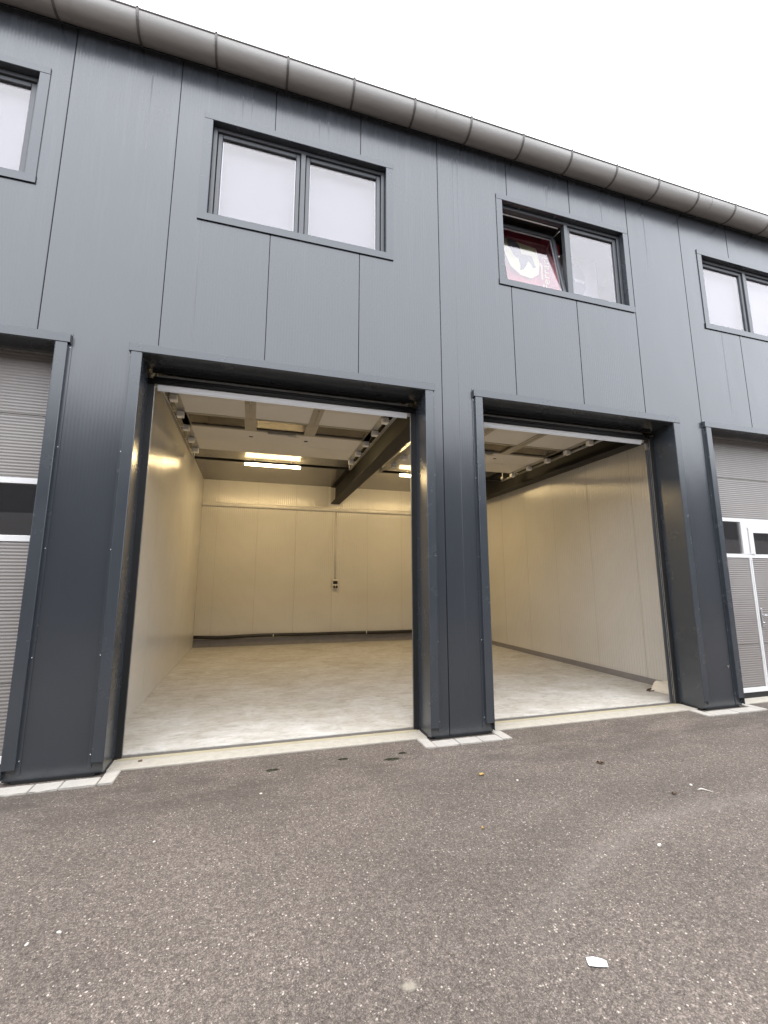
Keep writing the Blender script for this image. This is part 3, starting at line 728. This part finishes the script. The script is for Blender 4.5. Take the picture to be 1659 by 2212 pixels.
# ---------------------------------------------------------------- kerb stones round the pillar feet
GRP = 'pale edging stones around the pillar feet'
def stone(x0, x1, y0, y1, label, dz=0.):
    m = MB(); bmx = bmesh.ops.create_cube(m.b, size=1)
    bmesh.ops.scale(m.b, vec=(x1-x0-.006, y1-y0-.004, .07), verts=m.b.verts)
    bmesh.ops.bevel(m.b, geom=list(m.b.edges), offset=.004, segments=2, affect='EDGES')
    bmesh.ops.subdivide_edges(m.b, edges=[e for e in m.b.edges if e.calc_length() > .08], cuts=5, use_grid_fill=True)
    for v in m.b.verts:
        if v.co.y < 0: v.co.y += random.uniform(-.004, .004)
        v.co.z += random.uniform(-.0006, .0006)
    o = m.build('edging_stone', 'stone', label=label, cat='stone', group=GRP)
    o.location = ((x0+x1)/2, (y0+y1)/2, -.035+dz)
def ring(a, c, cuts, who, left=True, right=True):
    # a, c = pillar faces; front row at y -.21..-.045
    names = ['first', 'second', 'third', 'fourth', 'fifth']
    if left: stone(a-.128, a-.012, -.212, .052, 'pale stone running back along the left side of the %s' % who)
    if right: stone(c+.012, c+.128, -.205, .052, 'pale stone running back along the right side of the %s' % who)
    xs = cuts
    for k, (u, v) in enumerate(zip(xs, xs[1:])):
        stone(u, v, -.215, -.062, '%s pale stone from the left in front of the %s' % (names[k], who), dz=random.uniform(-.001, .002))
ring(-.22, .48, [-.235, .015, .26, .49], 'middle pillar between the open doors')
ring(3.385, 4.135, [3.37, 3.76, 4.15], 'right pillar')
ring(-3.85, -3.13, [-3.84, -3.575, -3.376, -3.118], 'left pillar')
ring(-7.45, -6.74, [-7.46, -7.1, -6.73], 'far left pillar out of view')
ring(7.03, 7.73, [7.02, 7.38, 7.74], 'far right pillar out of view')

# ---------------------------------------------------------------- small litter on the asphalt
AZ = -.012
def flat(poly, h, name, mat, label, cat, curl=.0, group=None):
    bm = bmesh.new(); cx = sum(p[0] for p in poly)/len(poly); cy = sum(p[1] for p in poly)/len(poly)
    vs = [bm.verts.new((p[0], p[1], AZ+.003+curl*abs(math.sin(k*1.7)))) for k, p in enumerate(poly)]; c0 = bm.verts.new((cx, cy, AZ+.003+curl*.3))
    fs = [bm.faces.new((vs[k], vs[(k+1) % len(vs)], c0)) for k in range(len(vs))]
    r = bmesh.ops.extrude_face_region(bm, geom=fs); bmesh.ops.translate(bm, vec=(0, 0, h), verts=[v for v in r['geom'] if isinstance(v, bmesh.types.BMVert)])
    bmesh.ops.recalc_face_normals(bm, faces=bm.faces)
    m = MB(); m.b.free(); m.b = bm; return m.build(name, mat, label=label, cat=cat, group=group)
flat([(-.593, -2.629), (-.565, -2.640), (-.535, -2.655), (-.527, -2.672), (-.540, -2.697), (-.575, -2.688), (-.612, -2.670), (-.605, -2.65)], .001, 'paper_scrap', 'paper', 'torn white scrap of paper lying on the asphalt in the foreground', 'paper', .004)
def leaf(x, y, s, mat, label, rot=0, name='fallen_leaf', curl=.015):
    pts = [(1, 0), (.45, .28), (.1, .55), (-.15, .3), (-.7, .35), (-.5, 0), (-.75, -.3), (-.1, -.3), (.15, -.5), (.4, -.22)]
    c, q = math.cos(rot), math.sin(rot)
    flat([(x+s*(c*u-q*v), y+s*(q*u+c*v)) for u, v in pts], .0012, name, mat, label, 'leaf', curl)
leaf(-.13, -.893, .035, 'leafy', 'yellow dry leaf on the asphalt below the middle pillar', .3)
leaf(.995, -.98, .045, 'leafb', 'dark curled leaf on the asphalt in front of the right open door', 2.2, curl=.025)
leaf(1.10, -1.60, .035, 'leafb', 'small flat brown leaf on the asphalt beside the pale twig', 1.0)
leaf(-.52, -1.62, .02, 'leafy', 'tiny yellow leaf fragment in the middle of the asphalt', 1.0)
m = MB(); m.tube([(1.33, -1.60, AZ+.006), (1.36, -1.605, AZ+.010), (1.385, -1.63, AZ+.008), (1.41, -1.66, AZ+.004)], .004, 6, rs=[.002, .006, .003, .0015])
m.build('twig', 'peb', label='pale bent twig on the asphalt at right below the pillar', cat='twig')
def pebble(x, y, s, label, sy=.7):
    bm = bmesh.new(); bmesh.ops.create_icosphere(bm, subdivisions=2, radius=s)
    for v in bm.verts: v.co = Vector((v.co.x*random.uniform(.85, 1.15), v.co.y*sy*random.uniform(.85, 1.15), v.co.z*.45))
    m = MB(); m.b.free(); m.b = bm; o = m.build('pebble', 'peb', label=label, cat='pebble', group='pale pebbles scattered on the asphalt'); o.location = (x, y, AZ+s*.3); o.rotation_euler[2] = random.uniform(0, 3)
pebble(.412, -2.085, .018, 'oval pale pebble right of centre on the asphalt', .5)
pebble(1.36, -1.52, .014, 'pale pebble just above the bent twig')
pebble(-1.882, -.709, .011, 'small white pebble on the asphalt left of centre, nearest the left opening')
pebble(.10, -1.06, .012, 'white pebble right of the yellow leaf')
pebble(-2.786, -1.838, .013, 'long white pebble at the left edge of the asphalt', .4)
pebble(-2.895, -1.874, .010, 'roundish white pebble lowest at the left edge', .6)
pebble(-2.523, -1.172, .009, 'tiny pale pebble on the left half of the asphalt')
def moss(x, y, s, label):
    bm = bmesh.new(); n = 44; vs = []
    c0 = bm.verts.new((x, y, AZ+.012)); r1, r2 = [], []
    for k in range(n):
        a = 2*math.pi*k/n; q = s*random.uniform(.25, 1.35)
        r1.append(bm.verts.new((x+q*.55*math.cos(a), y+q*.24*math.sin(a), AZ+random.uniform(.005, .012))))
        r2.append(bm.verts.new((x+q*math.cos(a), y+q*.42*math.sin(a), AZ+.0005)))
    for k in range(n):
        j = (k+1) % n; bm.faces.new((c0, r1[k], r1[j])); bm.faces.new((r1[k], r2[k], r2[j], r1[j]))
    m = MB(); m.b.free(); m.b = bm; m.build('moss_clump', 'moss', label=label, cat='moss', group='dark moss clumps near the left threshold')
moss(-1.775, -.30, .055, 'single dark moss clump below the middle of the left opening')
moss(-1.163, -.235, .045, 'dark moss clump left of the larger patch near the threshold')
moss(-.73, -.36, .07, 'largest dark moss patch in front of the middle pillar')
moss(-.60, -.25, .04, 'dark moss clump against the left corner of the middle pillar stones')
m = MB(); m.tube([(-2.91, .20, .001), (-2.88, .20, .006)], .010, 8); m.build('stone_chip', 'leafb', label='small dark chip lying on the threshold by the left jamb', cat='stone')

# dent in the right pillar casing and a triangular mark
MB().prism([(3.925, .508), (3.965, .508), (3.947, .470)], 1, -.0032, -.001).build('sticker', 'galv', label='small pale triangular sticker low on the right pillar', cat='sticker')

# ---------------------------------------------------------------- the row of garages on the other side of the yard (behind the camera)
OB = empty('opposite_building', 'dark row of garages on the far side of the yard', 'building', loc=(0, -11, 0))
MB().box(-30, 30, -8, 0, -.01, 6.9).build('wall', 'opp', OB)
MB().prism([(.3, 6.91), (-8.3, 6.91), (-4, 7.6)], 0, -30.3, 30.3).build('roof', 'roof', OB)
for k in range(-8, 8):
    MB().box(3.63*k+.3, 3.63*k+3.2, .0, .012, 0, 3.7).build('sectional_door', 'oppdoor', OB)
    MB().box(3.63*k+.8, 3.63*k+2.7, .0, .012, 5.4, 6.4).build('window', 'rubber', OB)
